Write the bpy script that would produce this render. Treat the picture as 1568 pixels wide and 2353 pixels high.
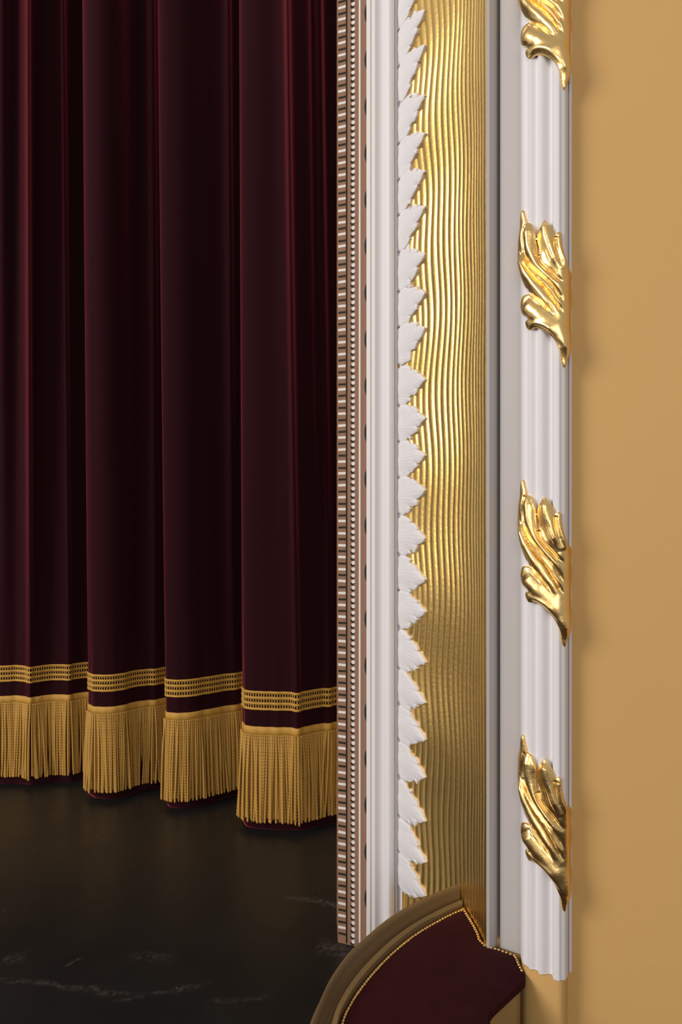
import bpy, math, random
import numpy as np

random.seed(7)
rng = np.random.default_rng(7)
for o in list(bpy.data.objects):
    bpy.data.objects.remove(o)
SC = bpy.context.scene
COL = SC.collection

# ------------------------------------------------------------------ camera
F = 1568.0            # focal length in picture pixels (24 mm on a 24x36 frame)
HOR = 1185.0          # horizon row
EYE = 1.2             # eye height above the stage floor
K = F / 2900.0        # plan depths below are noted for a 2900 px lens, K brings them to this one
cam = bpy.data.cameras.new('camera')
cam.sensor_fit = 'VERTICAL'
cam.sensor_height = 36.0
cam.sensor_width = 24.0
cam.lens = F / 2353.0 * 36.0
cam.shift_y = (HOR - 1176.5) / 2353.0
cam.clip_start = 0.02
cam_o = bpy.data.objects.new('camera', cam)
COL.objects.link(cam_o)
cam_o.location = (0, 0, EYE)
cam_o.rotation_euler = (math.pi / 2, 0, 0)
SC.camera = cam_o

# ------------------------------------------------------------------ world, lamps, exposure
world = bpy.data.worlds.new('world')
SC.world = world
world.use_nodes = True
bg = world.node_tree.nodes['Background']
bg.inputs[0].default_value = (1.0, 0.965, 0.945, 1)
bg.inputs[1].default_value = 0.24

def area_lamp(name, loc, target, size, power, color):
    l = bpy.data.lights.new(name, 'AREA')
    l.shape = 'DISK'
    l.size = size
    l.energy = power
    l.color = color
    o = bpy.data.objects.new(name, l)
    COL.objects.link(o)
    o.location = loc
    d = np.array(target, float) - np.array(loc, float)
    d /= np.linalg.norm(d)
    o.rotation_euler = (math.acos(-d[2]), 0, math.atan2(-d[0], d[1]))
    return o

area_lamp('unseen_lamp', (-1.0, -5.0, 2.9), (0.2, 1.8, 1.0), 3.4, 70, (1.0, 0.945, 0.89))
area_lamp('unseen_lamp', (-6.4, -1.3, 3.9), (0.2, 1.7, 1.3), 3.4, 215, (1.0, 0.945, 0.89))  # unseen lamp, added far to the left to brighten the gilded ribs

SC.view_settings.view_transform = 'Standard'
SC.view_settings.look = 'None'
SC.view_settings.gamma = 1.0
SC.view_settings.use_curve_mapping = False
SC.view_settings.exposure = 0.80

# ------------------------------------------------------------------ helpers
def plan(px, D):
    y = D * K
    return np.array(((px - 784.0) / F * y, y))

def zrow(py, y):
    return EYE - (py - HOR) / F * y

def ledge_pt(px, py, z):
    y = (EYE - z) * F / (py - HOR)
    return np.array(((px - 784.0) / F * y, y))

def obj(name, verts, faces, m, parent=None, smooth=True, kind=None, sharp=None):
    me = bpy.data.meshes.new(name)
    me.from_pydata([tuple(map(float, v)) for v in verts], [], [tuple(int(i) for i in f) for f in faces])
    me.materials.append(m)
    if smooth:
        me.polygons.foreach_set('use_smooth', [True] * len(me.polygons))
        if sharp is not None:
            try:
                me.set_sharp_from_angle(angle=math.radians(sharp))
            except Exception:
                pass
    me.update()
    o = bpy.data.objects.new(name, me)
    COL.objects.link(o)
    if parent:
        o.parent = parent
    if kind:
        o['kind'] = kind
    return o

def tag(o, label, cat, group=None, kind=None):
    o['label'] = label
    o['category'] = cat
    if group:
        o['group'] = group
    if kind:
        o['kind'] = kind
    return o

def empty(name, loc):
    o = bpy.data.objects.new(name, None)
    COL.objects.link(o)
    o.location = loc
    o.empty_display_size = 0.05
    bpy.context.view_layer.update()
    return o

def catmull(pts, n=12, closed=False):
    pts = [np.array(p, float) for p in pts]
    out = []
    m = len(pts)
    rng_i = range(m) if closed else range(m - 1)
    for i in rng_i:
        if closed:
            p0, p1, p2, p3 = pts[i - 1], pts[i], pts[(i + 1) % m], pts[(i + 2) % m]
        else:
            p1, p2 = pts[i], pts[i + 1]
            p0 = pts[i - 1] if i > 0 else 2 * p1 - p2
            p3 = pts[i + 2] if i + 2 < m else 2 * p2 - p1
        # centripetal parametrisation
        t0 = 0.0
        t1 = t0 + max(np.linalg.norm(p1 - p0), 1e-9) ** 0.5
        t2 = t1 + max(np.linalg.norm(p2 - p1), 1e-9) ** 0.5
        t3 = t2 + max(np.linalg.norm(p3 - p2), 1e-9) ** 0.5
        for k in range(n):
            t = t1 + (t2 - t1) * k / n
            a1 = (t1 - t) / (t1 - t0) * p0 + (t - t0) / (t1 - t0) * p1
            a2 = (t2 - t) / (t2 - t1) * p1 + (t - t1) / (t2 - t1) * p2
            a3 = (t3 - t) / (t3 - t2) * p2 + (t - t2) / (t3 - t2) * p3
            b1 = (t2 - t) / (t2 - t0) * a1 + (t - t0) / (t2 - t0) * a2
            b2 = (t3 - t) / (t3 - t1) * a2 + (t - t1) / (t3 - t1) * a3
            out.append((t2 - t) / (t2 - t1) * b1 + (t - t1) / (t2 - t1) * b2)
    if not closed:
        out.append(pts[-1])
    return np.array(out)

def arclen(c):
    s = np.zeros(len(c))
    s[1:] = np.cumsum(np.linalg.norm(np.diff(c, axis=0), axis=1))
    return s

def resample(c, n):
    s = arclen(c)
    t = np.linspace(0, s[-1], n)
    return np.stack([np.interp(t, s, c[:, i]) for i in range(c.shape[1])], 1)

def normals2(c):
    """left-hand normals of a plan curve that runs to the right: they point to the viewer's side"""
    t = np.gradient(c, axis=0)
    t /= np.maximum(np.linalg.norm(t, axis=1, keepdims=True), 1e-9)
    return np.stack([t[:, 1], -t[:, 0]], 1)

def prism(name, front, back, z0, z1, m, parent=None, smooth=True, kind=None, sharp=35):
    """solid upright moulding: front = plan points seen, back = plan points that close the section"""
    ring = [tuple(p) for p in front] + [tuple(p) for p in back]
    n = len(ring)
    v = [(p[0], p[1], z0) for p in ring] + [(p[0], p[1], z1) for p in ring]
    f = [(i, (i + 1) % n, n + (i + 1) % n, n + i) for i in range(n)]
    f.append(tuple(range(n - 1, -1, -1)))
    f.append(tuple(range(n, 2 * n)))
    return obj(name, v, f, m, parent, smooth, kind, sharp)

def seg_dist(P, poly, closed=True):
    """distance of points P (N,2) to a polyline, and nearest points"""
    A = poly
    B = np.roll(poly, -1, axis=0)
    if not closed:
        A, B = A[:-1], B[:-1]
    best = np.full(len(P), 1e9)
    near = np.zeros_like(P)
    for a, b in zip(A, B):
        ab = b - a
        L = ab @ ab
        if L < 1e-14:
            continue
        t = np.clip(((P - a) @ ab) / L, 0, 1)
        q = a + t[:, None] * ab
        d = np.linalg.norm(P - q, axis=1)
        k = d < best
        best[k] = d[k]
        near[k] = q[k]
    return best, near

def inside(P, poly):
    x, y = P[:, 0], P[:, 1]
    c = np.zeros(len(P), bool)
    A = poly
    B = np.roll(poly, -1, axis=0)
    for a, b in zip(A, B):
        if abs(a[1] - b[1]) < 1e-14:
            continue
        k = ((a[1] > y) != (b[1] > y)) & (x < (b[0] - a[0]) * (y - a[1]) / (b[1] - a[1]) + a[0])
        c ^= k
    return c

def patch(poly, cell, hfun, base):
    """height-field patch over a polygon: returns 2-D points, heights, faces; base = height of the skirt's foot"""
    poly = np.array(poly, float)
    cx, cy = cell if isinstance(cell, tuple) else (cell, cell)
    lo, hi = poly.min(0), poly.max(0)
    nx = int((hi[0] - lo[0]) / cx) + 3
    ny = int((hi[1] - lo[1]) / cy) + 3
    gx = lo[0] - cx + np.arange(nx) * cx
    gy = lo[1] - cy + np.arange(ny) * cy
    X, Y = np.meshgrid(gx, gy, indexing='ij')
    P = np.stack([X.ravel(), Y.ravel()], 1)
    d, q = seg_dist(P, poly)
    ins = inside(P, poly)
    sd = np.where(ins, d, -d)
    tol = 0.75 * max(cx, cy)
    ok = (sd > -tol).reshape(nx, ny)
    quad = ok[:-1, :-1] & ok[1:, :-1] & ok[1:, 1:] & ok[:-1, 1:]
    P = np.where((sd < 0)[:, None], q, P)
    sd = np.maximum(sd, 0)
    faces = []
    used = {}
    pts, hs = [], []
    def vid(i):
        if i not in used:
            used[i] = len(pts)
            pts.append(P[i])
            hs.append(sd[i])
        return used[i]
    for i in range(nx - 1):
        for j in range(ny - 1):
            if quad[i, j]:
                faces.append((vid(i * ny + j), vid((i + 1) * ny + j), vid((i + 1) * ny + j + 1), vid(i * ny + j + 1)))
    pts = np.array(pts)
    sdv = np.array(hs)
    h = hfun(pts, sdv)
    edges = {}
    for f in faces:
        for a, b in zip(f, f[1:] + f[:1]):
            e = (min(a, b), max(a, b))
            edges[e] = None if e in edges else (a, b)
    n = len(pts)
    foot = {}
    ep, eh = [], []
    for e, ab in edges.items():
        if ab is None:
            continue
        for k in ab:
            if k not in foot:
                foot[k] = n + len(ep)
                ep.append(pts[k])
                eh.append(base)
        faces.append((ab[1], ab[0], foot[ab[0]], foot[ab[1]]))
    if ep:
        pts = np.vstack([pts, np.array(ep)])
        h = np.concatenate([h, np.array(eh)])
    return pts, h, faces

def wobble(z, seed, wl, n=4):
    r = np.random.default_rng(seed)
    out = np.zeros_like(np.asarray(z, float))
    for k in range(n):
        out += np.sin(2 * math.pi * np.asarray(z) / (wl * (0.6 + 0.9 * r.random())) + 6.28 * r.random())
    return out / n ** 0.5 / 1.2

# ------------------------------------------------------------------ materials
def mat(name, color, rough=0.5, metal=0.0, bump=0.0, bscale=200.0, spec=0.5, var=0.0, vscale=6.0, sheen=None, dist=0.002):
    m = bpy.data.materials.new(name)
    m.use_nodes = True
    nt = m.node_tree
    b = nt.nodes['Principled BSDF']
    b.inputs['Base Color'].default_value = (*color, 1)
    b.inputs['Roughness'].default_value = rough
    b.inputs['Metallic'].default_value = metal
    b.inputs['Specular IOR Level'].default_value = spec
    tc = nt.nodes.new('ShaderNodeTexCoord')
    if var > 0:
        n = nt.nodes.new('ShaderNodeTexNoise')
        n.inputs['Scale'].default_value = vscale
        n.inputs['Detail'].default_value = 5
        r = nt.nodes.new('ShaderNodeMix')
        r.data_type = 'RGBA'
        r.inputs[6].default_value = (*[c * (1 - var) for c in color], 1)
        r.inputs[7].default_value = (*[min(1, c * (1 + var)) for c in color], 1)
        nt.links.new(tc.outputs['Object'], n.inputs['Vector'])
        nt.links.new(n.outputs['Fac'], r.inputs[0])
        nt.links.new(r.outputs[2], b.inputs['Base Color'])
    if bump > 0:
        n2 = nt.nodes.new('ShaderNodeTexNoise')
        n2.inputs['Scale'].default_value = bscale
        n2.inputs['Detail'].default_value = 4
        bp = nt.nodes.new('ShaderNodeBump')
        bp.inputs['Strength'].default_value = bump
        bp.inputs['Distance'].default_value = dist
        nt.links.new(tc.outputs['Object'], n2.inputs['Vector'])
        nt.links.new(n2.outputs['Fac'], bp.inputs['Height'])
        nt.links.new(bp.outputs['Normal'], b.inputs['Normal'])
    if sheen:
        b.inputs['Sheen Weight'].default_value = sheen[0]
        b.inputs['Sheen Roughness'].default_value = sheen[1]
        b.inputs['Sheen Tint'].default_value = (*sheen[2], 1)
    return m

M = {}
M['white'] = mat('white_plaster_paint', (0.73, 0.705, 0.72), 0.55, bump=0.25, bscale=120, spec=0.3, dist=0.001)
M['strip'] = mat('grey_white_strip', (0.46, 0.425, 0.415), 0.55, bump=0.25, bscale=120, spec=0.3, dist=0.001)  # one even tone, darker than the white mouldings
M['ochre'] = mat('ochre_wall_paint', (0.60, 0.36, 0.128), 0.6, bump=0.15, bscale=90, spec=0.25, var=0.03, vscale=3)
M['brown'] = mat('brown_border_paint', (0.27, 0.15, 0.092), 0.7, spec=0.2, var=0.06, vscale=30)
M['stencil_white'] = mat('stencil_white_paint', (0.72, 0.67, 0.65), 0.7, spec=0.2)
M['stencil_black'] = mat('stencil_black_paint', (0.022, 0.019, 0.016), 0.7, spec=0.2)
M['gold'] = mat('burnished_gold_leaf', (0.90, 0.62, 0.25), 0.31, 1.0, bump=0.32, bscale=160, var=0.10, vscale=25, dist=0.0012)
M['gold_rib'] = mat('gold_leaf_on_ribs', (0.93, 0.62, 0.20), 0.34, 1.0, bump=0.45, bscale=110, var=0.10, vscale=18, dist=0.0012)
M['velvet'] = mat('deep_red_velvet', (0.0185, 0.0032, 0.0050), 0.9, spec=0.08, bump=0.2, bscale=500, sheen=(0.72, 0.36, (1.0, 0.13, 0.19)), var=0.25, vscale=400, dist=0.0005)
M['plush'] = mat('dark_red_plush', (0.027, 0.0042, 0.0058), 0.9, spec=0.08, bump=0.3, bscale=300, sheen=(0.06, 0.4, (0.9, 0.3, 0.3)), var=0.35, vscale=25, dist=0.0006)
M['thread'] = mat('gold_thread', (0.50, 0.27, 0.048), 0.5, 0.0, bump=0.4, bscale=700, spec=0.5, var=0.2, vscale=150, sheen=(0.15, 0.4, (1, 0.8, 0.4)))
M['tape'] = mat('gold_woven_tape', (0.52, 0.28, 0.045), 0.6, 0.0, bump=0.5, bscale=500, spec=0.4, var=0.12, vscale=120)
M['bronze'] = mat('bronze_painted_wood', (0.150, 0.098, 0.052), 0.33, 0.0, bump=0.1, bscale=60, spec=0.45, var=0.08, vscale=8)
M['brass'] = mat('aged_brass', (0.55, 0.36, 0.14), 0.32, 1.0, bump=0.2, bscale=900, var=0.3, vscale=90)
M['dark'] = mat('dark_carpet', (0.035, 0.022, 0.018), 0.95, spec=0.1)

def floor_mat():
    m = mat('black_stage_paint', (0.0075, 0.0066, 0.0056), 0.42, spec=0.5)
    nt = m.node_tree
    b = nt.nodes['Principled BSDF']
    tc = nt.nodes.new('ShaderNodeTexCoord')
    def noise(scale, detail, vec=None, dist=0.0):
        n = nt.nodes.new('ShaderNodeTexNoise')
        n.inputs['Scale'].default_value = scale
        n.inputs['Detail'].default_value = detail
        n.inputs['Distortion'].default_value = dist
        nt.links.new(vec or tc.outputs['Object'], n.inputs['Vector'])
        return n.outputs['Fac']
    def ramp(val, a, c, lo=0.0, hi=1.0):
        r = nt.nodes.new('ShaderNodeMapRange')
        r.inputs['From Min'].default_value = a
        r.inputs['From Max'].default_value = c
        r.inputs['To Min'].default_value = lo
        r.inputs['To Max'].default_value = hi
        nt.links.new(val, r.inputs['Value'])
        return r.outputs['Result']
    def math2(op, a, c):
        n = nt.nodes.new('ShaderNodeMath')
        n.operation = op
        for i, v in enumerate((a, c)):
            if isinstance(v, (int, float)):
                n.inputs[i].default_value = v
            else:
                nt.links.new(v, n.inputs[i])
        return n.outputs[0]
    masks = []
    # long dusty scuffs, each a wavy line on the boards: (x, y, angle, length, width, strength)
    for (x, y, ang, ln, w, st) in SCUFFS:
        mp = nt.nodes.new('ShaderNodeMapping')
        mp.vector_type = 'TEXTURE'
        mp.inputs['Location'].default_value = (x, y, 0)
        mp.inputs['Rotation'].default_value = (0, 0, ang)
        nt.links.new(tc.outputs['Object'], mp.inputs['Vector'])
        sp = nt.nodes.new('ShaderNodeSeparateXYZ')
        nt.links.new(mp.outputs['Vector'], sp.inputs[0])
        wav = math2('MULTIPLY', math2('SUBTRACT', noise(9, 2), 0.5), 0.055)
        yy = math2('ABSOLUTE', math2('ADD', sp.outputs[1], wav), 0)
        across = ramp(yy, 0, w, 1, 0)
        along = ramp(math2('ABSOLUTE', sp.outputs[0], 0), ln * 0.3, ln * 0.55, 1, 0)
        patchy = ramp(noise(70, 5), 0.38, 0.68)
        masks.append(math2('MULTIPLY', math2('MULTIPLY', across, along), math2('MULTIPLY', patchy, st)))
    streak = nt.nodes.new('ShaderNodeMapping')
    streak.inputs['Scale'].default_value = (0.35, 2.0, 1)
    streak.inputs['Rotation'].default_value = (0, 0, 0.5)
    nt.links.new(tc.outputs['Object'], streak.inputs['Vector'])
    scr = ramp(noise(38, 8, streak.outputs['Vector'], 0.6), 0.66, 0.82, 0, 0.12)
    cloud = ramp(noise(3.0, 4), 0.48, 0.75)
    masks.append(math2('MULTIPLY', scr, cloud))
    vor = nt.nodes.new('ShaderNodeTexVoronoi')
    vor.inputs['Scale'].default_value = 13
    nt.links.new(tc.outputs['Object'], vor.inputs['Vector'])
    masks.append(ramp(vor.outputs['Distance'], 0.022, 0.042, 0.45, 0))
    tot = masks[0]
    for k in masks[1:]:
        tot = math2('MAXIMUM', tot, k)
    mix = nt.nodes.new('ShaderNodeMix')
    mix.data_type = 'RGBA'
    mix.inputs[6].default_value = (0.0100, 0.0102, 0.0098, 1)
    mix.inputs[7].default_value = (0.20, 0.18, 0.16, 1)
    nt.links.new(tot, mix.inputs[0])
    nt.links.new(mix.outputs[2], b.inputs['Base Color'])
    nt.links.new(ramp(noise(5, 6), 0.3, 0.7, 0.28, 0.42), b.inputs['Roughness'])
    bp = nt.nodes.new('ShaderNodeBump')
    bp.inputs['Strength'].default_value = 0.15
    bp.inputs['Distance'].default_value = 0.002
    nt.links.new(noise(25, 6), bp.inputs['Height'])
    nt.links.new(bp.outputs['Normal'], b.inputs['Normal'])
    return m

def fl(px, py):
    return ledge_pt(px, py, 0.0)
def scuff(x0, y0, x1, y1, w, st):
    a, b = fl(x0, y0), fl(x1, y1)
    c = (a + b) / 2
    d = b - a
    return (c[0], c[1], math.atan2(d[1], d[0]), float(np.linalg.norm(d)) * 1.1, w, st)
SCUFFS = [scuff(0, 2250, 320, 2285, 0.016, 0.24), scuff(270, 2300, 470, 2265, 0.012, 0.22), scuff(660, 2062, 800, 2085, 0.014, 0.35),
          scuff(300, 2198, 400, 2205, 0.030, 0.14), scuff(0, 2205, 60, 2195, 0.030, 0.16), scuff(150, 2220, 190, 2200, 0.006, 0.4),
          scuff(730, 2175, 810, 2185, 0.045, 0.32), scuff(480, 2300, 620, 2290, 0.014, 0.16)]
M['floor'] = floor_mat()

# ------------------------------------------------------------------ the setting
# stage floor: a slab whose front edge ends at the box
fp = [(-4.0, 1.40), (0.04, 1.40), (0.18, 1.62), (0.20, 1.95), (0.9, 2.0), (0.9, 5.5), (-4.0, 5.5)]
v = [(x, y, 0.0) for x, y in fp] + [(x, y, -0.12) for x, y in fp]
n = len(fp)
fl_o = obj('floor', v, [tuple(range(n)), tuple(range(2 * n - 1, n - 1, -1))] + [(i, n + i, n + (i + 1) % n, (i + 1) % n) for i in range(n)], M['floor'], smooth=False)
tag(fl_o, 'scuffed black painted stage floor in front of the red curtain', 'floor', kind='structure')
# auditorium floor, below the stage and the box, out of the frame
gp = [(-9, -12), (6, -12), (6, 2.6), (-9, 2.6)]
v = [(x, y, -1.1) for x, y in gp] + [(x, y, -1.2) for x, y in gp]
g = obj('ground', v, [(0, 1, 2, 3), (7, 6, 5, 4)] + [(i, 4 + i, 4 + (i + 1) % 4, (i + 1) % 4) for i in range(4)], M['dark'], smooth=False)
tag(g, 'dark auditorium floor below the stage and the box', 'floor', kind='structure')

TOP = 3.0
def Dp(px):           # plane of the proscenium face
    return 3.544 / (1 + 0.68 * (px - 784.0) / 2900.0)
def pp(px, e):        # a point of that face, e metres proud of it towards the house
    q = plan(px, Dp(px))
    y = q[1] - e
    return np.array(((px - 784.0) / F * y, y))

# trim_1: flat border with a stencilled pattern
a, b = pp(777, 0), pp(852, 0)
t1 = prism('trim_1', [a, b], [b + (0.0, 0.10), a + (-0.004, 0.10)], 0.0, TOP, M['brown'], smooth=False)
tag(t1, 'flat brown border with stencilled dashes and dots beside the curtain', 'border', kind='structure')
bd = (b - a) / np.linalg.norm(b - a)
bn = np.array((bd[1], -bd[0]))
def on_border(px, e=0.0007):
    return pp(px, 0) + bn * e
def quad_px(vs, fs, x0, x1, z0, z1, dz0=0.0, dz1=0.0, e=0.0007):
    """a thin painted plate: front quad with edges back to the border"""
    i = len(vs)
    q0, q1 = on_border(x0, e), on_border(x1, e)
    r0, r1 = on_border(x0, -0.0004), on_border(x1, -0.0004)
    for (q, r, za, zb) in ((q0, r0, z0 + dz0, z1 + dz0), (q1, r1, z0 + dz1, z1 + dz1)):
        vs += [(q[0], q[1], za), (q[0], q[1], zb), (r[0], r[1], za), (r[0], r[1], zb)]
    fs += [(i, i + 4, i + 5, i + 1), (i + 1, i + 5, i + 7, i + 3), (i + 2, i + 6, i + 4, i), (i, i + 1, i + 3, i + 2), (i + 4, i + 6, i + 7, i + 5)]
Yb = Dp(800) * K
pitch = 27.55 * Yb / F
wv, wf, kv, kf = [], [], [], []
z_first = zrow(1421, Yb)      # a white dash seen at row 1410
k0 = -int((z_first - 0.03) / pitch)
zz = z_first + k0 * pitch
while zz < TOP - 0.02:
    j = rng.uniform(-0.0008, 0.0008, 4)
    t = 5.6 * Yb / F
    quad_px(wv, wf, 777.6, 795.0, zz + j[0], zz + t + j[0], 0, j[1])
    quad_px(kv, kf, 778.0, 795.6, zz - pitch * 0.5 + j[2], zz - pitch * 0.5 + t * 0.82 + j[2], 0, j[3])
    zz += pitch
quad_px(kv, kf, 795.2, 798.6, 0.003, TOP - 0.01)
quad_px(wv, wf, 825.0, 829.0, 0.003, TOP - 0.01)
obj('painted_dash', wv, wf, M['stencil_white'], t1, False, 'stuff')
obj('painted_bar', kv, kf, M['stencil_black'], t1, False, 'stuff')
def disc(vs, fs, px, z, r, e, n=14, asp=1.0):
    c = pp(px, 0)
    i = len(vs)
    for k in range(n):
        th = 2 * math.pi * k / n
        q = c + bd * (r * math.cos(th) * asp) + bn * e
        vs.append((q[0], q[1], z + r * math.sin(th)))
    for k in range(n):
        th = 2 * math.pi * k / n
        q = c + bd * (r * math.cos(th) * asp) - bn * 0.0004
        vs.append((q[0], q[1], z + r * math.sin(th)))
    fs.append(tuple(range(i, i + n)))
    fs += [(i + k, i + n + k, i + n + (k + 1) % n, i + (k + 1) % n) for k in range(n)]
dv, df, sv, sf = [], [], [], []
dp_ = 14.22 * Yb / F
zz = 0.012
while zz < TOP - 0.02:
    j = rng.uniform(-0.0007, 0.0007, 2)
    r = 4.45 * Yb / F
    disc(dv, df, 812.5 + j[0] * 300, zz + j[1], r, 0.0013)
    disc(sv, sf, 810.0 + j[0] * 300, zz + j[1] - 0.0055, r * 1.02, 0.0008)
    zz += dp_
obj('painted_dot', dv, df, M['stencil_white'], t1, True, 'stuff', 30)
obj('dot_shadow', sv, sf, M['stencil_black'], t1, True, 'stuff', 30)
cv, cf = [], []
pv = 106.0 * Yb / F
zz = zrow(1420, Yb) - pv * 15
while zz < TOP - 0.06:
    if zz > 0.05:
        disc(cv, cf, 852.5, zz, 0.0365, 0.0006, 26, 0.50)
    zz += pv
obj('painted_scallop', cv, cf, M['stencil_black'], t1, True, 'stuff', 30)

# trim_2: white stepped and beaded moulding, proud of the border
pr = [(842.5, 0.0), (842.5, 0.031), (843.5, 0.033), (851.0, 0.033), (851.6, 0.0295), (862.0, 0.0295), (863.0, 0.026), (867, 0.0215), (872, 0.0185),
      (878, 0.0165), (883.2, 0.016), (883.8, 0.031), (886, 0.036), (890, 0.039), (895, 0.0395), (900, 0.036), (904, 0.029), (907, 0.020), (908.6, 0.015),
      (909.2, 0.021), (911.5, 0.021), (912.6, 0.012), (914.5, 0.008)]
fr = [pp(x, e) for x, e in pr]
t2 = prism('trim_2', fr, [fr[-1] + (0.01, 0.08), fr[0] + (0.012, 0.08)], 0.0, TOP, M['white'], sharp=25)
tag(t2, 'plain white stepped moulding between brown border and leaf moulding', 'moulding', kind='structure')

# the cove: plan curve from the white moulding to the outer strip
cove = catmull([plan(x, d) for x, d in [(909, 3.452), (925, 3.395), (950, 3.285), (978, 3.165), (1020, 3.005), (1065, 2.836), (1090, 2.715), (1108, 2.62), (1118, 2.562)]], 24)
cove_n = normals2(cove)
cove_px = 784 + cove[:, 0] / cove[:, 1] * F
def cove_at(px, e):
    q = np.array([np.interp(px, cove_px, cove[:, 0]), np.interp(px, cove_px, cove[:, 1])])
    nn = np.array([np.interp(px, cove_px, cove_n[:, 0]), np.interp(px, cove_px, cove_n[:, 1])])
    return q + nn * e
def cove_arr(px, e):
    q = np.stack([np.interp(px, cove_px, cove[:, 0]), np.interp(px, cove_px, cove[:, 1])], -1)
    nn = np.stack([np.interp(px, cove_px, cove_n[:, 0]), np.interp(px, cove_px, cove_n[:, 1])], -1)
    return q + nn * np.asarray(e)[..., None]

# trim_4: gilded cove with wavy ribs
cf_ = [cove_at(x, -0.004) for x in np.linspace(911, 1117.5, 40)]
t4 = prism('trim_4', cf_, [cf_[-1] + (0.006, 0.045), (cf_[-1][0] + 0.02, cf_[0][1] + 0.06), cf_[0] + (0.0, 0.06)], 0.0, TOP, M['gold_rib'])
tag(t4, 'gilded cove with wavy vertical ribs between white leaves and white strip', 'cove', kind='structure')
bounds = [911, 923, 935, 948, 960.5, 974, 988, 1002, 1015, 1028, 1040, 1051, 1060, 1069, 1077.5, 1085, 1091.5, 1097, 1103, 1109.5, 1117.8]
zs = np.arange(0.0, TOP + 1e-6, 0.02)
w_shared = wobble(zs, 3, 0.50, 3)
w_slow = wobble(zs, 5, 0.9, 2)
def bshift(i):
    fade = 1 - (i / 20.0) ** 1.2
    if i == 0 or i == 20:
        return np.zeros_like(zs)
    return (5.5 * w_shared + 1.5 * w_slow) * fade * (1.0 if i > 1 else 0.3) + wobble(zs, 40 + i, 0.42, 4) * (0.9 * fade + 0.35)
edges_px = [bounds[i] + bshift(i) for i in range(21)]
for i in range(20):
    l, r = edges_px[i], np.maximum(edges_px[i + 1], edges_px[i] + 2.0)
    nacross = 9
    vs, fs = [], []
    for kz, z in enumerate(zs):
        u = np.linspace(0, 1, nacross)
        p0 = cove_at(l[kz], 0)
        p1 = cove_at(r[kz], 0)
        wdt = np.linalg.norm(p1 - p0)
        px = l[kz] + (r[kz] - l[kz]) * u
        e = 0.15 * wdt * np.clip(1 - np.abs(2 * u - 1) ** 2.4, 0, 1) - 0.0025
        q = cove_arr(px, e)
        vs += [(a[0], a[1], z) for a in q]
    for kz in range(len(zs) - 1):
        for u in range(nacross - 1):
            a0 = kz * nacross + u
            fs.append((a0, a0 + 1, a0 + nacross + 1, a0 + nacross))
    obj('rib', vs, fs, M['gold_rib'], t4)

# trim_3: white leaves lying on the cove
tips = [-148, -62, 30, 110, 226, 312, 397, 480, 588, 675, 757, 873, 962, 1047, 1127, 1237, 1331, 1405, 1520, 1612, 1696, 1782, 1882, 1976, 2053]
Yt = cove_at(978, 0)[1]
ztip = np.array([zrow(t, Yt) for t in tips])
idx = np.arange(len(tips))
lin = np.polyfit(idx, ztip, 1)
zb_all = np.polyval(lin, idx) * 0.55 + ztip * 0.45
pitch_z = -lin[0]
bk = [cove_at(x, 0.002) for x in np.linspace(911.5, 926, 6)]
t3 = prism('trim_3', bk, [bk[-1] + (0.004, 0.008), bk[0] + (0.004, 0.010)], 0.0, TOP, M['white'])
tag(t3, 'white moulding of pointed plaster leaves lying over the gilded cove', 'moulding', kind='structure')
half = [(0.00, 0.50), (0.035, 0.50), (0.06, 0.455), (0.15, 0.455), (0.19, 0.50), (0.25, 0.515), (0.34, 0.50), (0.44, 0.475), (0.50, 0.43), (0.535, 0.375), (0.475, 0.345), (0.56, 0.345), (0.66, 0.325), (0.73, 0.27),
        (0.76, 0.205), (0.72, 0.172), (0.80, 0.168), (0.88, 0.118), (0.945, 0.062), (0.985, 0.014)]
for i, (zt, zb) in enumerate(zip(ztip, zb_all)):
    r = np.random.default_rng(100 + i)
    up = [(u, v * (1 + 0.08 * r.standard_normal() * (u > 0.4)) + 0.012 * r.standard_normal()) for u, v in half]
    dn = [(u, -v * (1 + 0.08 * r.standard_normal() * (u > 0.4)) + 0.012 * r.standard_normal()) for u, v in half]
    poly = np.array(dn + [(1.0, 0.0)] + up[::-1])
    # slits at the leaf's foot
    cells = (0.012, 0.012)
    ph = r.random() * 6
    def hfun(P, sd):
        u, vv = P[:, 0], P[:, 1]
        ang = np.arctan2(vv, u + 0.55)
        fan = 0.00016 * np.cos(ang * 75 + ph) + 0.0007 * np.cos(ang * 9 + ph * 0.2)
        body = 0.0030 * (1 - np.exp(-sd / 0.04)) + 0.0045
        bow = 0.0035 * np.sin(np.clip(u, 0, 1) * math.pi * 0.8) * (1 - (2 * vv) ** 2 * 0.7)
        return body + bow + fan * np.clip(sd / 0.1, 0, 1)
    P, h, fs = patch(poly, cells, hfun, -0.004)
    px = 911.5 + P[:, 0] * 71.0
    q = cove_arr(px, h)
    uu = np.clip(P[:, 0], 0, 1)
    up_p = zb_all[i - 1] - zb if i > 0 else pitch_z
    dn_p = zb - zb_all[i + 1] if i + 1 < len(zb_all) else pitch_z
    loc_p = np.where(P[:, 1] > 0, up_p, dn_p)
    z = zb + (zt - zb) * uu + P[:, 1] * (loc_p * (1 - uu) + pitch_z * uu) * 1.01
    vs = np.stack([q[:, 0], q[:, 1], z], 1)
    obj('leaf', vs, fs, M['white'], t3, True, None, 50)

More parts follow.
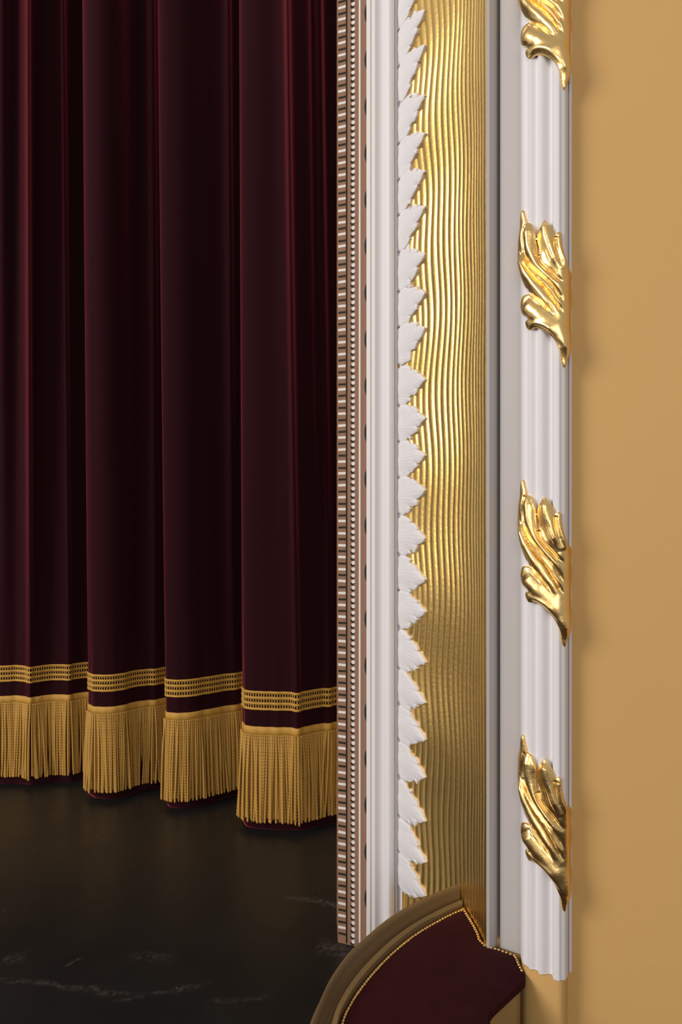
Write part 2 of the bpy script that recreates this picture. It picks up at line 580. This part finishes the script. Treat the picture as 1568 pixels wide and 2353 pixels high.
# trim_5: plain white strip with a quirk
pr = [(1117.5, 2.60), (1118.2, 2.562), (1119.5, 2.554), (1125, 2.552), (1132, 2.557), (1138, 2.568), (1143, 2.584), (1147.5, 2.612), (1149.3, 2.60), (1149.9, 2.572), (1152, 2.568), (1198, 2.530), (1203, 2.527)]
fr = [plan(x, d) for x, d in pr]
ZL = 0.32
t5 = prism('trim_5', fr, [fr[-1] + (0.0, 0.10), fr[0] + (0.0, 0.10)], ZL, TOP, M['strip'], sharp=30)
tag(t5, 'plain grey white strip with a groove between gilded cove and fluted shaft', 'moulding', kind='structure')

# trim_6: fluted half-round shaft
hull_pts = [(1203, 2.535), (1198.6, 2.515), (1197.2, 2.49), (1199.5, 2.455), (1206, 2.428), (1218, 2.408), (1240, 2.383), (1272, 2.355), (1287, 2.346), (1298, 2.350), (1304, 2.366), (1306, 2.385), (1305.5, 2.41)]
hull = catmull([plan(x, d) for x, d in hull_pts], 30)
hull = resample(hull, 400)
hull_s = arclen(hull)
hull_n = normals2(hull)
hpx = 784 + hull[:, 0] / hull[:, 1] * F
iL = int(np.argmin(hpx[:200]))
iR = int(np.argmax(hpx))
flu = np.zeros(len(hull))
def flute(x0, x1, depth, skew=1.0):
    for i in range(iL, iR):
        if x0 < hpx[i] < x1:
            u = (hpx[i] - x0) / (x1 - x0)
            flu[i] = -depth * math.sin(math.pi * u ** skew)
flute(1202.5, 1217.0, 0.0030)
flute(1217.8, 1238.6, 0.0065, 1.4)
flute(1239.6, 1271.6, 0.0120, 2.0)
flute(1286, 1299, 0.0018, 1.0)
fr = hull + hull_n * flu[:, None]
sel = sorted(set(list(range(0, 400, 3)) + [i for i in range(399) if abs(flu[i + 1] - flu[i]) > 0.0004] + [399]))
t6 = prism('trim_6', fr[sel], [hull[-1] + (0.0, 0.14), hull[0] + (0.0, 0.08)], 0.335, TOP, M['white'], sharp=28)
tag(t6, 'white fluted half round shaft with gilded acanthus leaves beside ochre wall', 'moulding', kind='structure')

# gilded acanthus leaves wrapped round the shaft (outline measured on the leaf at mid height)
def c5(x, y):
    return (1080 + x / 5.6, 460 + y / 5.6)
outline = [c5(*p) for p in [(645, 125), (668, 190), (688, 260), (690, 305), (700, 300), (722, 285), (768, 290), (800, 340), (828, 410), (836, 500), (850, 600), (872, 690), (896, 665),
           (882, 600), (858, 520), (860, 430), (885, 350), (950, 245), (1005, 290), (1050, 330), (1085, 400), (1102, 455), (1115, 415), (1150, 395), (1185, 405),
           (1195, 500), (1210, 600), (1240, 700), (1290, 830), (1330, 950), (1330, 1100), (1330, 1400), (1330, 1700), (1320, 1930), (1280, 2070), (1245, 2140),
           (1218, 2090), (1195, 2000), (1150, 1890), (1090, 1800), (1000, 1710), (900, 1648), (820, 1635), (735, 1660), (697, 1590), (702, 1545), (728, 1520), (708, 1492), (680, 1482), (640, 1440),
           (632, 1350), (642, 1260), (690, 1215), (745, 1200), (742, 1160), (690, 1110), (650, 1030), (618, 950), (600, 850), (600, 700), (604, 550), (612, 400), (622, 250)]]
OFF = 0.008
offc = hull + hull_n * OFF
opx = 784 + offc[:, 0] / offc[:, 1] * F
jL = int(np.argmin(opx[:250]))
jR = int(np.argmax(opx))
vis = np.arange(jL, jR + 1)
def px_to_s(px):
    return float(np.interp(px, opx[vis], hull_s[vis]))
ZB = zrow(842, 2.335 * K)
def to_sz(p):
    px, py = p
    s = px_to_s(px)
    if px < opx[jL] + 1.5:
        s -= 0.010 * min(1.0, (opx[jL] + 1.5 - px) / 2.0)
    if px > opx[jR] - 1.5:
        s += 0.008 * min(1.0, (px - opx[jR] + 1.5) / 4.0)
    y = np.interp(s, hull_s, offc[:, 1])
    return (s, zrow(py, y) - ZB)
poly_sz = np.array([to_sz(p) for p in outline])
poly_sz = catmull(poly_sz, 4, True)
def pl(pts):
    return np.array([to_sz(c5(*p)) for p in pts])
def field(P, line, a, sg, f0=0.12, f1=0.12):
    """a line of height a and half-width sg that fades out at its ends"""
    q = resample(catmull(line, 6), 260)
    d = np.full(len(P), 1e9)
    k = np.zeros(len(P))
    for i, p in enumerate(q):
        e = np.hypot(P[:, 0] - p[0], P[:, 1] - p[1])
        m = e < d
        d[m] = e[m]
        k[m] = i / 259.0
    fade = np.clip(k / max(f0, 1e-3), 0, 1) * np.clip((1 - k) / max(f1, 1e-3), 0, 1)
    return a * np.exp(-(d / sg) ** 2) * fade
# line, height, half-width, fade at start, fade at end
forms = [
    ([(730, 300), (738, 480), (775, 640), (850, 790), (960, 920), (1080, 1060), (1190, 1210)], 0.0070, 0.0085, 0.10, 0.25),
    ([(955, 275), (985, 480), (1045, 640), (1120, 800), (1190, 900)], 0.0075, 0.0095, 0.10, 0.25),
    ([(1155, 410), (1170, 560), (1215, 720), (1260, 900)], 0.0045, 0.0050, 0.15, 0.3),
    ([(640, 700), (690, 900), (790, 1050), (910, 1190), (1050, 1350), (1180, 1540)], 0.0060, 0.0080, 0.10, 0.25),
    ([(690, 1330), (830, 1450), (980, 1550), (1110, 1660), (1200, 1850), (1245, 2050)], 0.0070, 0.0150, 0.08, 0.15),
    ([(720, 1600), (850, 1590), (1000, 1640), (1120, 1760)], 0.0030, 0.0050, 0.2, 0.3),
    ([(640, 640), (690, 770), (775, 890), (870, 985), (975, 1080), (1080, 1205), (1165, 1330), (1215, 1430)], 0.0030, 0.0018, 0.15, 0.2),
    ([(625, 640), (672, 770), (755, 905), (850, 1010), (950, 1100), (1050, 1230), (1130, 1345), (1205, 1465)], -0.0055, 0.0021, 0.08, 0.08),
    ([(660, 650), (735, 780), (845, 890), (950, 985), (1065, 1090), (1160, 1210), (1215, 1320)], -0.0045, 0.0020, 0.08, 0.1),
    ([(872, 695), (905, 790), (970, 860), (1065, 940), (1160, 1020), (1220, 1080)], -0.0060, 0.0034, 0.02, 0.2),
    ([(745, 1175), (810, 1230), (905, 1305), (1010, 1405), (1090, 1490)], -0.0045, 0.0024, 0.02, 0.3),
    ([(735, 1235), (830, 1305), (940, 1390)], -0.0022, 0.0016, 0.2, 0.4),
    ([(690, 305), (674, 420), (668, 540), (690, 680), (740, 800)], -0.0050, 0.0022, 0.02, 0.3),
    ([(1102, 455), (1108, 560), (1145, 700), (1195, 860)], -0.0060, 0.0030, 0.02, 0.3),
    ([(705, 1530), (760, 1530), (840, 1545)], -0.0030, 0.0022, 0.02, 0.5),
    ([(960, 560), (1030, 740), (1120, 900)], -0.0012, 0.0014, 0.3, 0.3),
    ([(1000, 520), (1070, 700), (1150, 850)], -0.0012, 0.0014, 0.3, 0.3),
]
def h_ac(P, sd):
    h = 0.0035 + 0.0030 * (1 - np.exp(-sd / 0.004))
    rim = np.clip(sd / 0.005, 0.45, 1)
    for line, a, sg, f0, f1 in forms:
        v_ = field(P, pl(line), a, sg, f0, f1)
        h = h + (v_ * rim if a > 0 else v_)
    r = np.random.default_rng(77)
    for k in range(14):      # hand-made unevenness
        d = r.standard_normal(2) * 140
        h = h + 0.00016 * np.sin(P @ d + 6.28 * r.random())
    return np.maximum(h, 0.0025)
P, h, ac_faces = patch(poly_sz, (0.0011, 0.0014), h_ac, -0.003)
hx = np.interp(P[:, 0], hull_s, hull[:, 0])
hy = np.interp(P[:, 0], hull_s, hull[:, 1])
nx_ = np.interp(P[:, 0], hull_s, hull_n[:, 0])
ny_ = np.interp(P[:, 0], hull_s, hull_n[:, 1])
ac_v = np.stack([hx + nx_ * h, hy + ny_ * h, P[:, 1]], 1)
first = None
for py in (200, 842, 1487, 2098):
    zb = zrow(py, 2.335 * K)
    if first is None:
        first = obj('acanthus_leaf', ac_v, ac_faces, M['gold'], t6, True, None, 60)
        o = first
    else:
        o = first.copy()
        COL.objects.link(o)
        o.parent = t6
    o.location = (0, 0, zb)
    o['label'] = 'gilded acanthus leaf wrapped round the white shaft'

# wall below the shaft, and the ochre wall to the right
pr = [(1118, 2.60), (1150, 2.585), (1196, 2.545)]
fr = [plan(x, d) for x, d in pr] + [hull[i] + hull_n[i] * -0.0015 for i in range(40, 400, 8)]
wf_ = prism('wall_front', fr, [fr[-1] + (0.0, 0.16), fr[0] + (0.0, 0.16)], -1.1, 0.334, M['ochre'], sharp=30)
for vv in wf_.data.vertices:          # the part behind the plush ledge stops under it
    pass
tag(wf_, 'ochre base below the white fluted shaft, partly in shadow of the ledge', 'wall', kind='structure')
w0 = plan(1303, 2.402)
w1 = w0 + (plan(1900, 2.16) - w0) * 3.2
wr = prism('wall_right', [w0, w1], [w1 + (0.03, 0.12), w0 + (0.0, 0.12)], -1.1, TOP, M['ochre'], smooth=False)
tag(wr, 'smooth plain ochre wall at the right of the shaft', 'wall', kind='structure')
t7 = prism('trim_7', [plan(x, d) for x, d in [(1306.5, 2.405), (1308, 2.393), (1311, 2.388), (1314, 2.390), (1315.5, 2.402)]], [plan(1315.5, 2.42), plan(1306.5, 2.42)], 0.335, TOP, M['white'])
tag(t7, 'thin white bead where the shaft meets the ochre wall', 'bead', kind='structure')

# ------------------------------------------------------------------ the curtain
# bottom plan and top plan, point by point: (px, D) at the floor, (px, D) at 3.4 m
CP = [((-1060, 7.30), (-1060, 7.30)), ((-1020, 7.02), (-1020, 7.02)), ((-985, 7.30), (-985, 7.30)), ((-950, 7.28), (-950, 7.28)), ((-905, 6.95), (-905, 6.95)), ((-860, 7.1), (-860, 7.1)), ((-835, 7.08), (-835, 7.08)),
      ((-790, 6.72), (-790, 6.72)), ((-735, 6.85), (-735, 6.9)), ((-690, 6.95), (-690, 6.95)), ((-640, 6.48), (-645, 6.48)), ((-575, 6.62), (-575, 6.68)), ((-540, 6.68), (-540, 6.70)),
      ((-500, 6.26), (-505, 6.26)), ((-430, 6.36), (-430, 6.44)), ((-375, 6.42), (-375, 6.46)), ((-340, 6.02), (-345, 6.02)), ((-260, 6.12), (-260, 6.2)), ((-215, 6.16), (-215, 6.2)), ((-170, 5.86), (-170, 5.90)), ((-120, 5.72), (-125, 5.70)), ((-90, 5.70), (-90, 5.66)), ((-55, 5.80), (-40, 5.80)), ((-20, 5.70), (-18, 5.78)), ((5, 5.655), (4, 5.72)),
      ((40, 5.66), (36, 5.82)), ((58, 5.645), (55, 5.75)), ((71, 5.632), (65, 5.56)), ((84, 5.645), (75, 5.70)), ((120, 5.69), (105, 5.82)), ((152, 5.70), (138, 5.80)), ((164, 5.705), (146, 5.76)), ((176, 5.73), (158, 5.86)),
      ((205, 5.77), (196, 5.98)), ((236, 5.76), (222, 6.02)), ((242, 5.64), (226, 5.80)), ((218, 5.50), (200, 5.55)), ((207, 5.45), (190, 5.47)), ((212, 5.40), (194, 5.405)), ((224, 5.365), (206, 5.365)), ((250, 5.345), (232, 5.36)), ((282, 5.385), (268, 5.44)),
      ((320, 5.49), (305, 5.62)), ((340, 5.51), (330, 5.68)), ((360, 5.55), (350, 5.60)), ((386, 5.62), (366, 5.70)), ((412, 5.61), (392, 5.72)), ((416, 5.46), (396, 5.55)), ((393, 5.29), (370, 5.36)), ((386, 5.25), (363, 5.29)),
      ((390, 5.21), (367, 5.245)), ((402, 5.185), (379, 5.22)), ((430, 5.18), (410, 5.23)), ((480, 5.27), (465, 5.34)), ((520, 5.37), (510, 5.42)), ((540, 5.41), (525, 5.38)), ((562, 5.46), (538, 5.46)), ((588, 5.44), (572, 5.46)), ((590, 5.24), (576, 5.26)),
      ((568, 5.03), (556, 5.06)), ((560, 4.96), (550, 5.0)), ((564, 4.90), (554, 4.945)), ((576, 4.86), (566, 4.905)), ((602, 4.835), (592, 4.885)), ((640, 4.82), (632, 4.90)), ((676, 4.818), (648, 4.86)), ((691, 4.822), (660, 4.74)), ((706, 4.84), (671, 4.87)),
      ((735, 4.885), (705, 4.98)), ((750, 4.90), (718, 5.06)), ((765, 4.92), (735, 4.98)), ((790, 4.95), (748, 5.10)), ((830, 4.88), (800, 5.15)), ((870, 4.72), (850, 4.85)), ((910, 4.78), (900, 4.75)), ((960, 4.70), (960, 4.70))]
cb = catmull([plan(*p[0]) for p in CP], 8)
ct = catmull([plan(*p[1]) for p in CP], 8)
nC = len(cb)
ZT = 3.9
def curtain_xy(z):
    t = np.clip(z / 3.3, 0, 1.15) ** 0.75
    c = cb * (1 - t) + ct * t
    amp = 0.0028 * math.exp(-((z - 0.35) / 0.35) ** 2)
    nn = normals2(c)
    s = arclen(cb)
    rip = np.sin(s * 95) * 0.6 + np.sin(s * 61 + 1.3) + 0.7 * np.sin(s * 143 + 0.4)
    return c + nn * (amp * rip)[:, None] * 0.6
curt = empty('stage_curtain', (float(cb[nC // 2, 0]), float(cb[nC // 2, 1]), 0.0))
tag(curt, 'deep red velvet stage curtain hanging in folds with gold braid and fringe', 'curtain')
def rel(v):
    l = np.array(curt.location)
    return np.asarray(v, float) - l
zrows = np.concatenate([[0.0, 0.010, 0.03, 0.06], np.linspace(0.1, 0.8, 12), np.linspace(0.9, ZT, 34)])
vs, fs = [], []
for z in zrows:
    c = curtain_xy(z)
    if z < 0.05:      # rolled hem
        c = c + normals2(c) * (0.001 * (1 - (z / 0.05)) ** 0.5)
    vs += [(p[0], p[1], z) for p in c]
for i in range(len(zrows) - 1):
    for j in range(nC - 1):
        a0 = i * nC + j
        fs.append((a0, a0 + 1, a0 + nC + 1, a0 + nC))
drape = obj('drape', rel(vs), fs, M['velvet'], curt)
sol = drape.modifiers.new('thickness', 'SOLIDIFY')
sol.thickness = 0.004
sol.offset = -1

def strip_on(z0, z1, e, prof, m, name, parent, kind=None, label=None):
    """tape sewn on the curtain: prof = list of (fraction of height, proudness)"""
    vs, fs = [], []
    for fz, pe in prof:
        z = z0 + (z1 - z0) * fz
        c = curtain_xy(z)
        c = c + normals2(c) * (e + pe)
        vs += [(p[0], p[1], z) for p in c]
    for i in range(len(prof) - 1):
        for j in range(nC - 1):
            a0 = i * nC + j
            fs.append((a0, a0 + 1, a0 + nC + 1, a0 + nC))
    o = obj(name, rel(vs), fs, m, parent, True, kind)
    if label:
        o['label'] = label
    return o
ZB0, ZB1 = 0.453, 0.526
rows_n = 4
cord_h = 0.0088
gap_h = ((ZB1 - ZB0) - rows_n * cord_h) / 3
for i in range(rows_n):
    z0 = ZB0 + i * (cord_h + gap_h)
    strip_on(z0, z0 + cord_h, 0.0015, [(0, -0.002), (0.05, 0.002), (0.3, 0.0035), (0.7, 0.0035), (0.95, 0.002), (1, -0.002)], M['tape'], 'braid_cord', curt)
# zigzag threads between the cords
def tube_between(vs, fs, a, b, nrm, w, t):
    d = b - a
    d = d / np.linalg.norm(d)
    sde = np.cross(d, nrm)
    i = len(vs)
    for p in (a, b):
        vs += [p - sde * w, p + nrm * t, p + sde * w]
    fs += [(i, i + 3, i + 4, i + 1), (i + 1, i + 4, i + 5, i + 2)]
cb_mid = curtain_xy(0.49)
s_mid = arclen(cb_mid)
n_mid = normals2(cb_mid)
def mid_at(s, e):
    return np.array([np.interp(s, s_mid, cb_mid[:, k]) + e * np.interp(s, s_mid, n_mid[:, k]) for k in (0, 1)])
def n_at(s):
    return np.array([np.interp(s, s_mid, n_mid[:, 0]), np.interp(s, s_mid, n_mid[:, 1]), 0])
vs, fs = [], []
step = 0.0105
for i in range(3):
    z0 = ZB0 + i * (cord_h + gap_h) + cord_h
    s = 0.0
    while s < s_mid[-1] - step:
        p = mid_at(s, 0.0025)
        q = mid_at(s + step * 0.62, 0.0025)
        n3 = n_at(s)
        for (pa, pb) in ((p, q), (q, p)):
            a3 = np.array((pa[0], pa[1], z0 - 0.001))
            b3 = np.array((pb[0], pb[1], z0 + gap_h + 0.001))
            tube_between(vs, fs, a3, b3, n3, 0.0013, 0.0014)
        s += step
obj('braid_lattice', rel(vs), fs, M['tape'], curt, True, 'stuff')

fringe = strip_on(0.358, 0.390, 0.0015, [(0, -0.002), (0.03, 0.0018), (0.5, 0.002), (0.97, 0.0018), (1, -0.002)], M['tape'], 'fringe', curt, None, 'gold bullion fringe of twisted cords')
# cords: twisted, eight shapes shared
def cord_mesh(seed, L):
    r = np.random.default_rng(seed)
    nr, ns = 190, 8
    R = 0.0044
    bx, by = r.normal(0, 0.004), r.normal(0, 0.003)
    kx = r.normal(0, 0.004)
    vs, fs = [], []
    for i in range(nr + 1):
        t = i / nr
        cx = bx * t ** 1.8 + kx * math.sin(t * 3.0)
        cy = by * t ** 1.5
        for k in range(ns):
            th = 2 * math.pi * k / ns
            rr = R * (0.90 + 0.19 * math.cos(2 * th - i * 0.92)) * (1 if i < nr else 0.6)
            vs.append((cx + rr * math.cos(th), cy + rr * math.sin(th) * 0.9, -t * L))
    for i in range(nr):
        for k in range(ns):
            a0 = i * ns + k
            b0 = i * ns + (k + 1) % ns
            fs.append((a0, a0 + ns, b0 + ns, b0))
    fs.append(tuple(range(ns)))
    fs.append(tuple(nr * ns + k for k in range(ns - 1, -1, -1)))
    me = bpy.data.meshes.new('fringe_cord')
    me.from_pydata(vs, [], fs)
    me.materials.append(M['thread'])
    me.polygons.foreach_set('use_smooth', [True] * len(me.polygons))
    me.update()
    return me
LC = 0.330
cords = [cord_mesh(500 + i, LC) for i in range(14)]
cc = curtain_xy(0.36)
s_c = arclen(cc)
n_c = normals2(cc)
s = 0.0
pxc = 784 + cc[:, 0] / cc[:, 1] * F
ncord = 0
clump = 0.0
while s < s_c[-1]:
    p = np.array([np.interp(s, s_c, cc[:, k]) for k in (0, 1)])
    nn = np.array([np.interp(s, s_c, n_c[:, k]) for k in (0, 1)])
    px = 784 + p[0] / p[1] * F
    front = nn @ (-p / np.linalg.norm(p))       # faces the house?
    if -12 < px < 786 and front > 0.02 and ncord < 299:
        o = bpy.data.objects.new('fringe_cord', cords[int(rng.integers(len(cords)))])
        COL.objects.link(o)
        o.parent = fringe
        e = 0.0058 + 0.002 * rng.random()
        q = p + nn * e
        o.location = rel((q[0], q[1], 0.361))
        clump = 0.85 * clump + 0.010 * rng.standard_normal()
        # the cords splay a little: away from the cloth and, at the near edge of each fold, to the left
        lean_x = clump + 0.006 * rng.standard_normal()
        lean_out = 0.032 + 0.008 * rng.standard_normal() ** 2
        # bullion lies on the cloth, which flares to the floor
        o.rotation_euler = (0, lean_x, 0)
        ax = -nn[1] * lean_out
        o.rotation_euler = (-lean_out * (-nn[1]), lean_x - lean_out * nn[0], rng.uniform(0, 6.28) * 0)
        ncord += 1
    s += 0.0074

# a second row close behind, too hidden to pick apart
vs, fs = [], []
s = 0.0037
while s < s_c[-1]:
    p = np.array([np.interp(s, s_c, cc[:, k]) for k in (0, 1)])
    nn = np.array([np.interp(s, s_c, n_c[:, k]) for k in (0, 1)])
    px = 784 + p[0] / p[1] * F
    if -560 < px < 940 and nn @ (-p / np.linalg.norm(p)) > -0.1:
        lx, lo, L = 0.006 * rng.standard_normal(), 0.016, LC * rng.uniform(0.96, 0.985)
        i0 = len(vs)
        for k in range(9):
            t = k / 8
            c = p + nn * (0.0022 + lo * L * t) + np.array((lx * L * t, 0))
            for q in range(6):
                th = q * math.pi / 3
                vs.append((c[0] + 0.0040 * math.cos(th), c[1] + 0.0032 * math.sin(th), 0.361 - L * t))
        for k in range(8):
            for q in range(6):
                a0, b0 = i0 + k * 6 + q, i0 + k * 6 + (q + 1) % 6
                fs.append((a0, a0 + 6, b0 + 6, b0))
        fs.append(tuple(i0 + 48 + q for q in range(6)))
    s += 0.0074
obj('fringe_backing', np.array(vs) - np.array(curt.location), fs, M['thread'], fringe, True, 'stuff')

# ------------------------------------------------------------------ the box front: rail, plush ledge, nails
ZR = 0.362
inner_px = [(1064, 2089), (1030, 2104), (1000, 2120), (950, 2150), (900, 2190), (860, 2230), (825, 2272), (800, 2310), (780, 2353)]
outer_px = [(1054, 2031), (1020, 2043), (985, 2058), (930, 2085), (880, 2118), (842, 2150), (805, 2183), (780, 2214), (757, 2249), (737, 2291), (710, 2353)]
inn = [ledge_pt(x, y, ZL) for x, y in inner_px] + [np.array(p) for p in [(-0.012, 1.06), (-0.010, 0.92), (0.01, 0.78)]]
out = [ledge_pt(x, y, ZR) for x, y in outer_px] + [np.array(p) for p in [(-0.064, 1.02), (-0.063, 0.90), (-0.043, 0.76)]]
NR = 90
inn_c = resample(catmull(inn, 10), NR)
out_c = resample(catmull(out, 10), NR)
box = empty('box_ledge', (float(inn_c[40, 0]), float(inn_c[40, 1]), ZL))
tag(box, 'curved box front with bronze brown rail and dark red plush ledge', 'ledge')
def relb(v):
    return np.asarray(v, float) - np.array(box.location)
prof = [(-0.03, 0.300), (0.0, 0.318), (0.0, 0.330), (0.03, 0.3335), (0.10, 0.3345), (0.24, 0.3375), (0.36, 0.3345), (0.46, 0.3290), (0.56, 0.3285), (0.66, 0.336), (0.75, 0.350), (0.84, 0.3605), (0.92, 0.363), (0.98, 0.360), (1.02, 0.350), (1.03, 0.338), (1.01, 0.322), (0.95, 0.312), (0.93, 0.300)]
vs, fs = [], []
npf = len(prof)
for i in range(NR):
    for t, z in prof:
        p = inn_c[i] * (1 - t) + out_c[i] * t
        vs.append((p[0], p[1], z))
for i in range(NR - 1):
    for j in range(npf):
        a0, b0 = i * npf + j, i * npf + (j + 1) % npf
        fs.append((a0, a0 + npf, b0 + npf, b0))
fs.append(tuple(range(npf)))
fs.append(tuple((NR - 1) * npf + j for j in range(npf - 1, -1, -1)))
rail = obj('rail', relb(vs), fs, M['bronze'], box, True, None, 50)
rail['label'] = 'bronze brown moulded rail'
# white outer front below the rail
fprof = [(0.90, 0.305), (0.96, 0.29), (1.25, 0.288), (1.6, 0.272), (1.85, 0.24), (1.95, 0.19), (1.95, 0.12), (1.9, 0.03), (1.7, -0.04), (1.4, -0.11), (1.1, -0.3), (0.95, -1.09), (0.55, -1.09), (0.55, 0.305)]
vs, fs = [], []
npf = len(fprof)
st = 14
out_n = normals2(out_c)
for i in range(st, NR):
    for t, z in fprof:
        p = out_c[i] + out_n[i] * (t - 1.0) * 0.058
        vs.append((p[0], p[1], z))
for i in range(NR - st - 1):
    for j in range(npf):
        a0, b0 = i * npf + j, i * npf + (j + 1) % npf
        fs.append((a0, a0 + npf, b0 + npf, b0))
fs.append(tuple(range(npf)))
fs.append(tuple((NR - st - 1) * npf + j for j in range(npf - 1, -1, -1)))
fo = obj('front_panel', relb(vs), fs, M['white'], box, True, None, 50)
fo['label'] = 'white plaster outer face'

# plush ledge: polygon in plan between the rail, the proscenium and the inner edge
contact_px = [(1072, 2094), (1083, 2112), (1096, 2134), (1104, 2150), (1108, 2164), (1120, 2176), (1148, 2183), (1172, 2192), (1189, 2198), (1194, 2207), (1200, 2222), (1207, 2236), (1208, 2250)]
inner_edge = [(1198, 2262), (1178, 2279), (1155, 2300), (1136, 2318), (1127, 2334), (1122, 2353)]
con = [ledge_pt(x, y, ZL) for x, y in contact_px]
ied = [ledge_pt(x, y, ZL) for x, y in inner_edge] + [np.array(p) for p in [(0.235, 1.06), (0.23, 0.92), (0.235, 0.80)]]
poly = [inn_c[i] for i in range(NR - 6, -1, -2)] + con + list(catmull(ied, 4))
poly = np.array(poly)
inner_line = np.array(ied)
def h_plush(P, sd):
    return 0.000 + 0.016 * (1 - np.exp(-sd / 0.028)) + 0.0012 * np.sin(P[:, 0] * 31) * np.sin(P[:, 1] * 27 + 1)
P, h, pf = patch(poly, 0.006, h_plush, -0.014)
pad = obj('plush_pad', relb(np.stack([P[:, 0], P[:, 1], ZL + h], 1)), pf, M['plush'], box, True, None, 60)
pad['label'] = 'dark red plush padding with brass nails'
vs, fs = [], []
bp_ = [(-0.034, 0.304), (-0.125, 0.304), (-0.125, -1.09), (-0.034, -1.09)]
for i in range(8, NR):
    for t, z in bp_:
        p = out_c[i] + out_n[i] * t
        vs.append((p[0], p[1], z))
nb = NR - 8
for i in range(nb - 1):
    for j in range(4):
        fs.append((i * 4 + j, i * 4 + 4 + j, i * 4 + 4 + (j + 1) % 4, i * 4 + (j + 1) % 4))
fs += [(0, 1, 2, 3), tuple((nb - 1) * 4 + j for j in (3, 2, 1, 0))]
ip = obj('inner_panel', relb(vs), fs, M['plush'], box, False)
ip['label'] = 'dark red upholstered inner face'
# brass nails, one by one
nv, nf = [], []
NS, RN = 8, 0.0036
for k, (rr, zz) in enumerate([(1.0, -0.001), (0.95, 0.0009), (0.72, 0.0022), (0.38, 0.0030)]):
    for j in range(NS):
        th = 2 * math.pi * j / NS
        nv.append((RN * rr * math.cos(th), RN * rr * math.sin(th), zz))
nv.append((0, 0, 0.0032))
for k in range(3):
    for j in range(NS):
        nf.append((k * NS + j, k * NS + (j + 1) % NS, (k + 1) * NS + (j + 1) % NS, (k + 1) * NS + j))
for j in range(NS):
    nf.append((3 * NS + j, 3 * NS + (j + 1) % NS, 4 * NS))
nail_me = bpy.data.meshes.new('nail')
nail_me.from_pydata(nv, [], nf)
nail_me.materials.append(M['brass'])
nail_me.polygons.foreach_set('use_smooth', [True] * len(nail_me.polygons))
line = np.vstack([inn_c[:NR - 14][::-1] , np.array(con[:-1])])
# move the nail line 6 mm onto the plush
ls = resample(line, 400)
t = np.gradient(ls, axis=0)
t /= np.linalg.norm(t, axis=1, keepdims=True)
nl = ls + np.stack([t[:, 1], -t[:, 0]], 1) * 0.0062
nl_s = arclen(nl)
s = 0.0
while s < nl_s[-1]:
    o = bpy.data.objects.new('nail', nail_me)
    COL.objects.link(o)
    o.parent = pad
    x = np.interp(s, nl_s, nl[:, 0])
    y = np.interp(s, nl_s, nl[:, 1])
    o.location = relb((x, y, ZL + 0.0042))
    o.rotation_euler = (rng.normal(0, 0.12), rng.normal(0, 0.12), rng.uniform(0, 6))
    s += 0.0079 * (1 + 0.06 * rng.standard_normal())
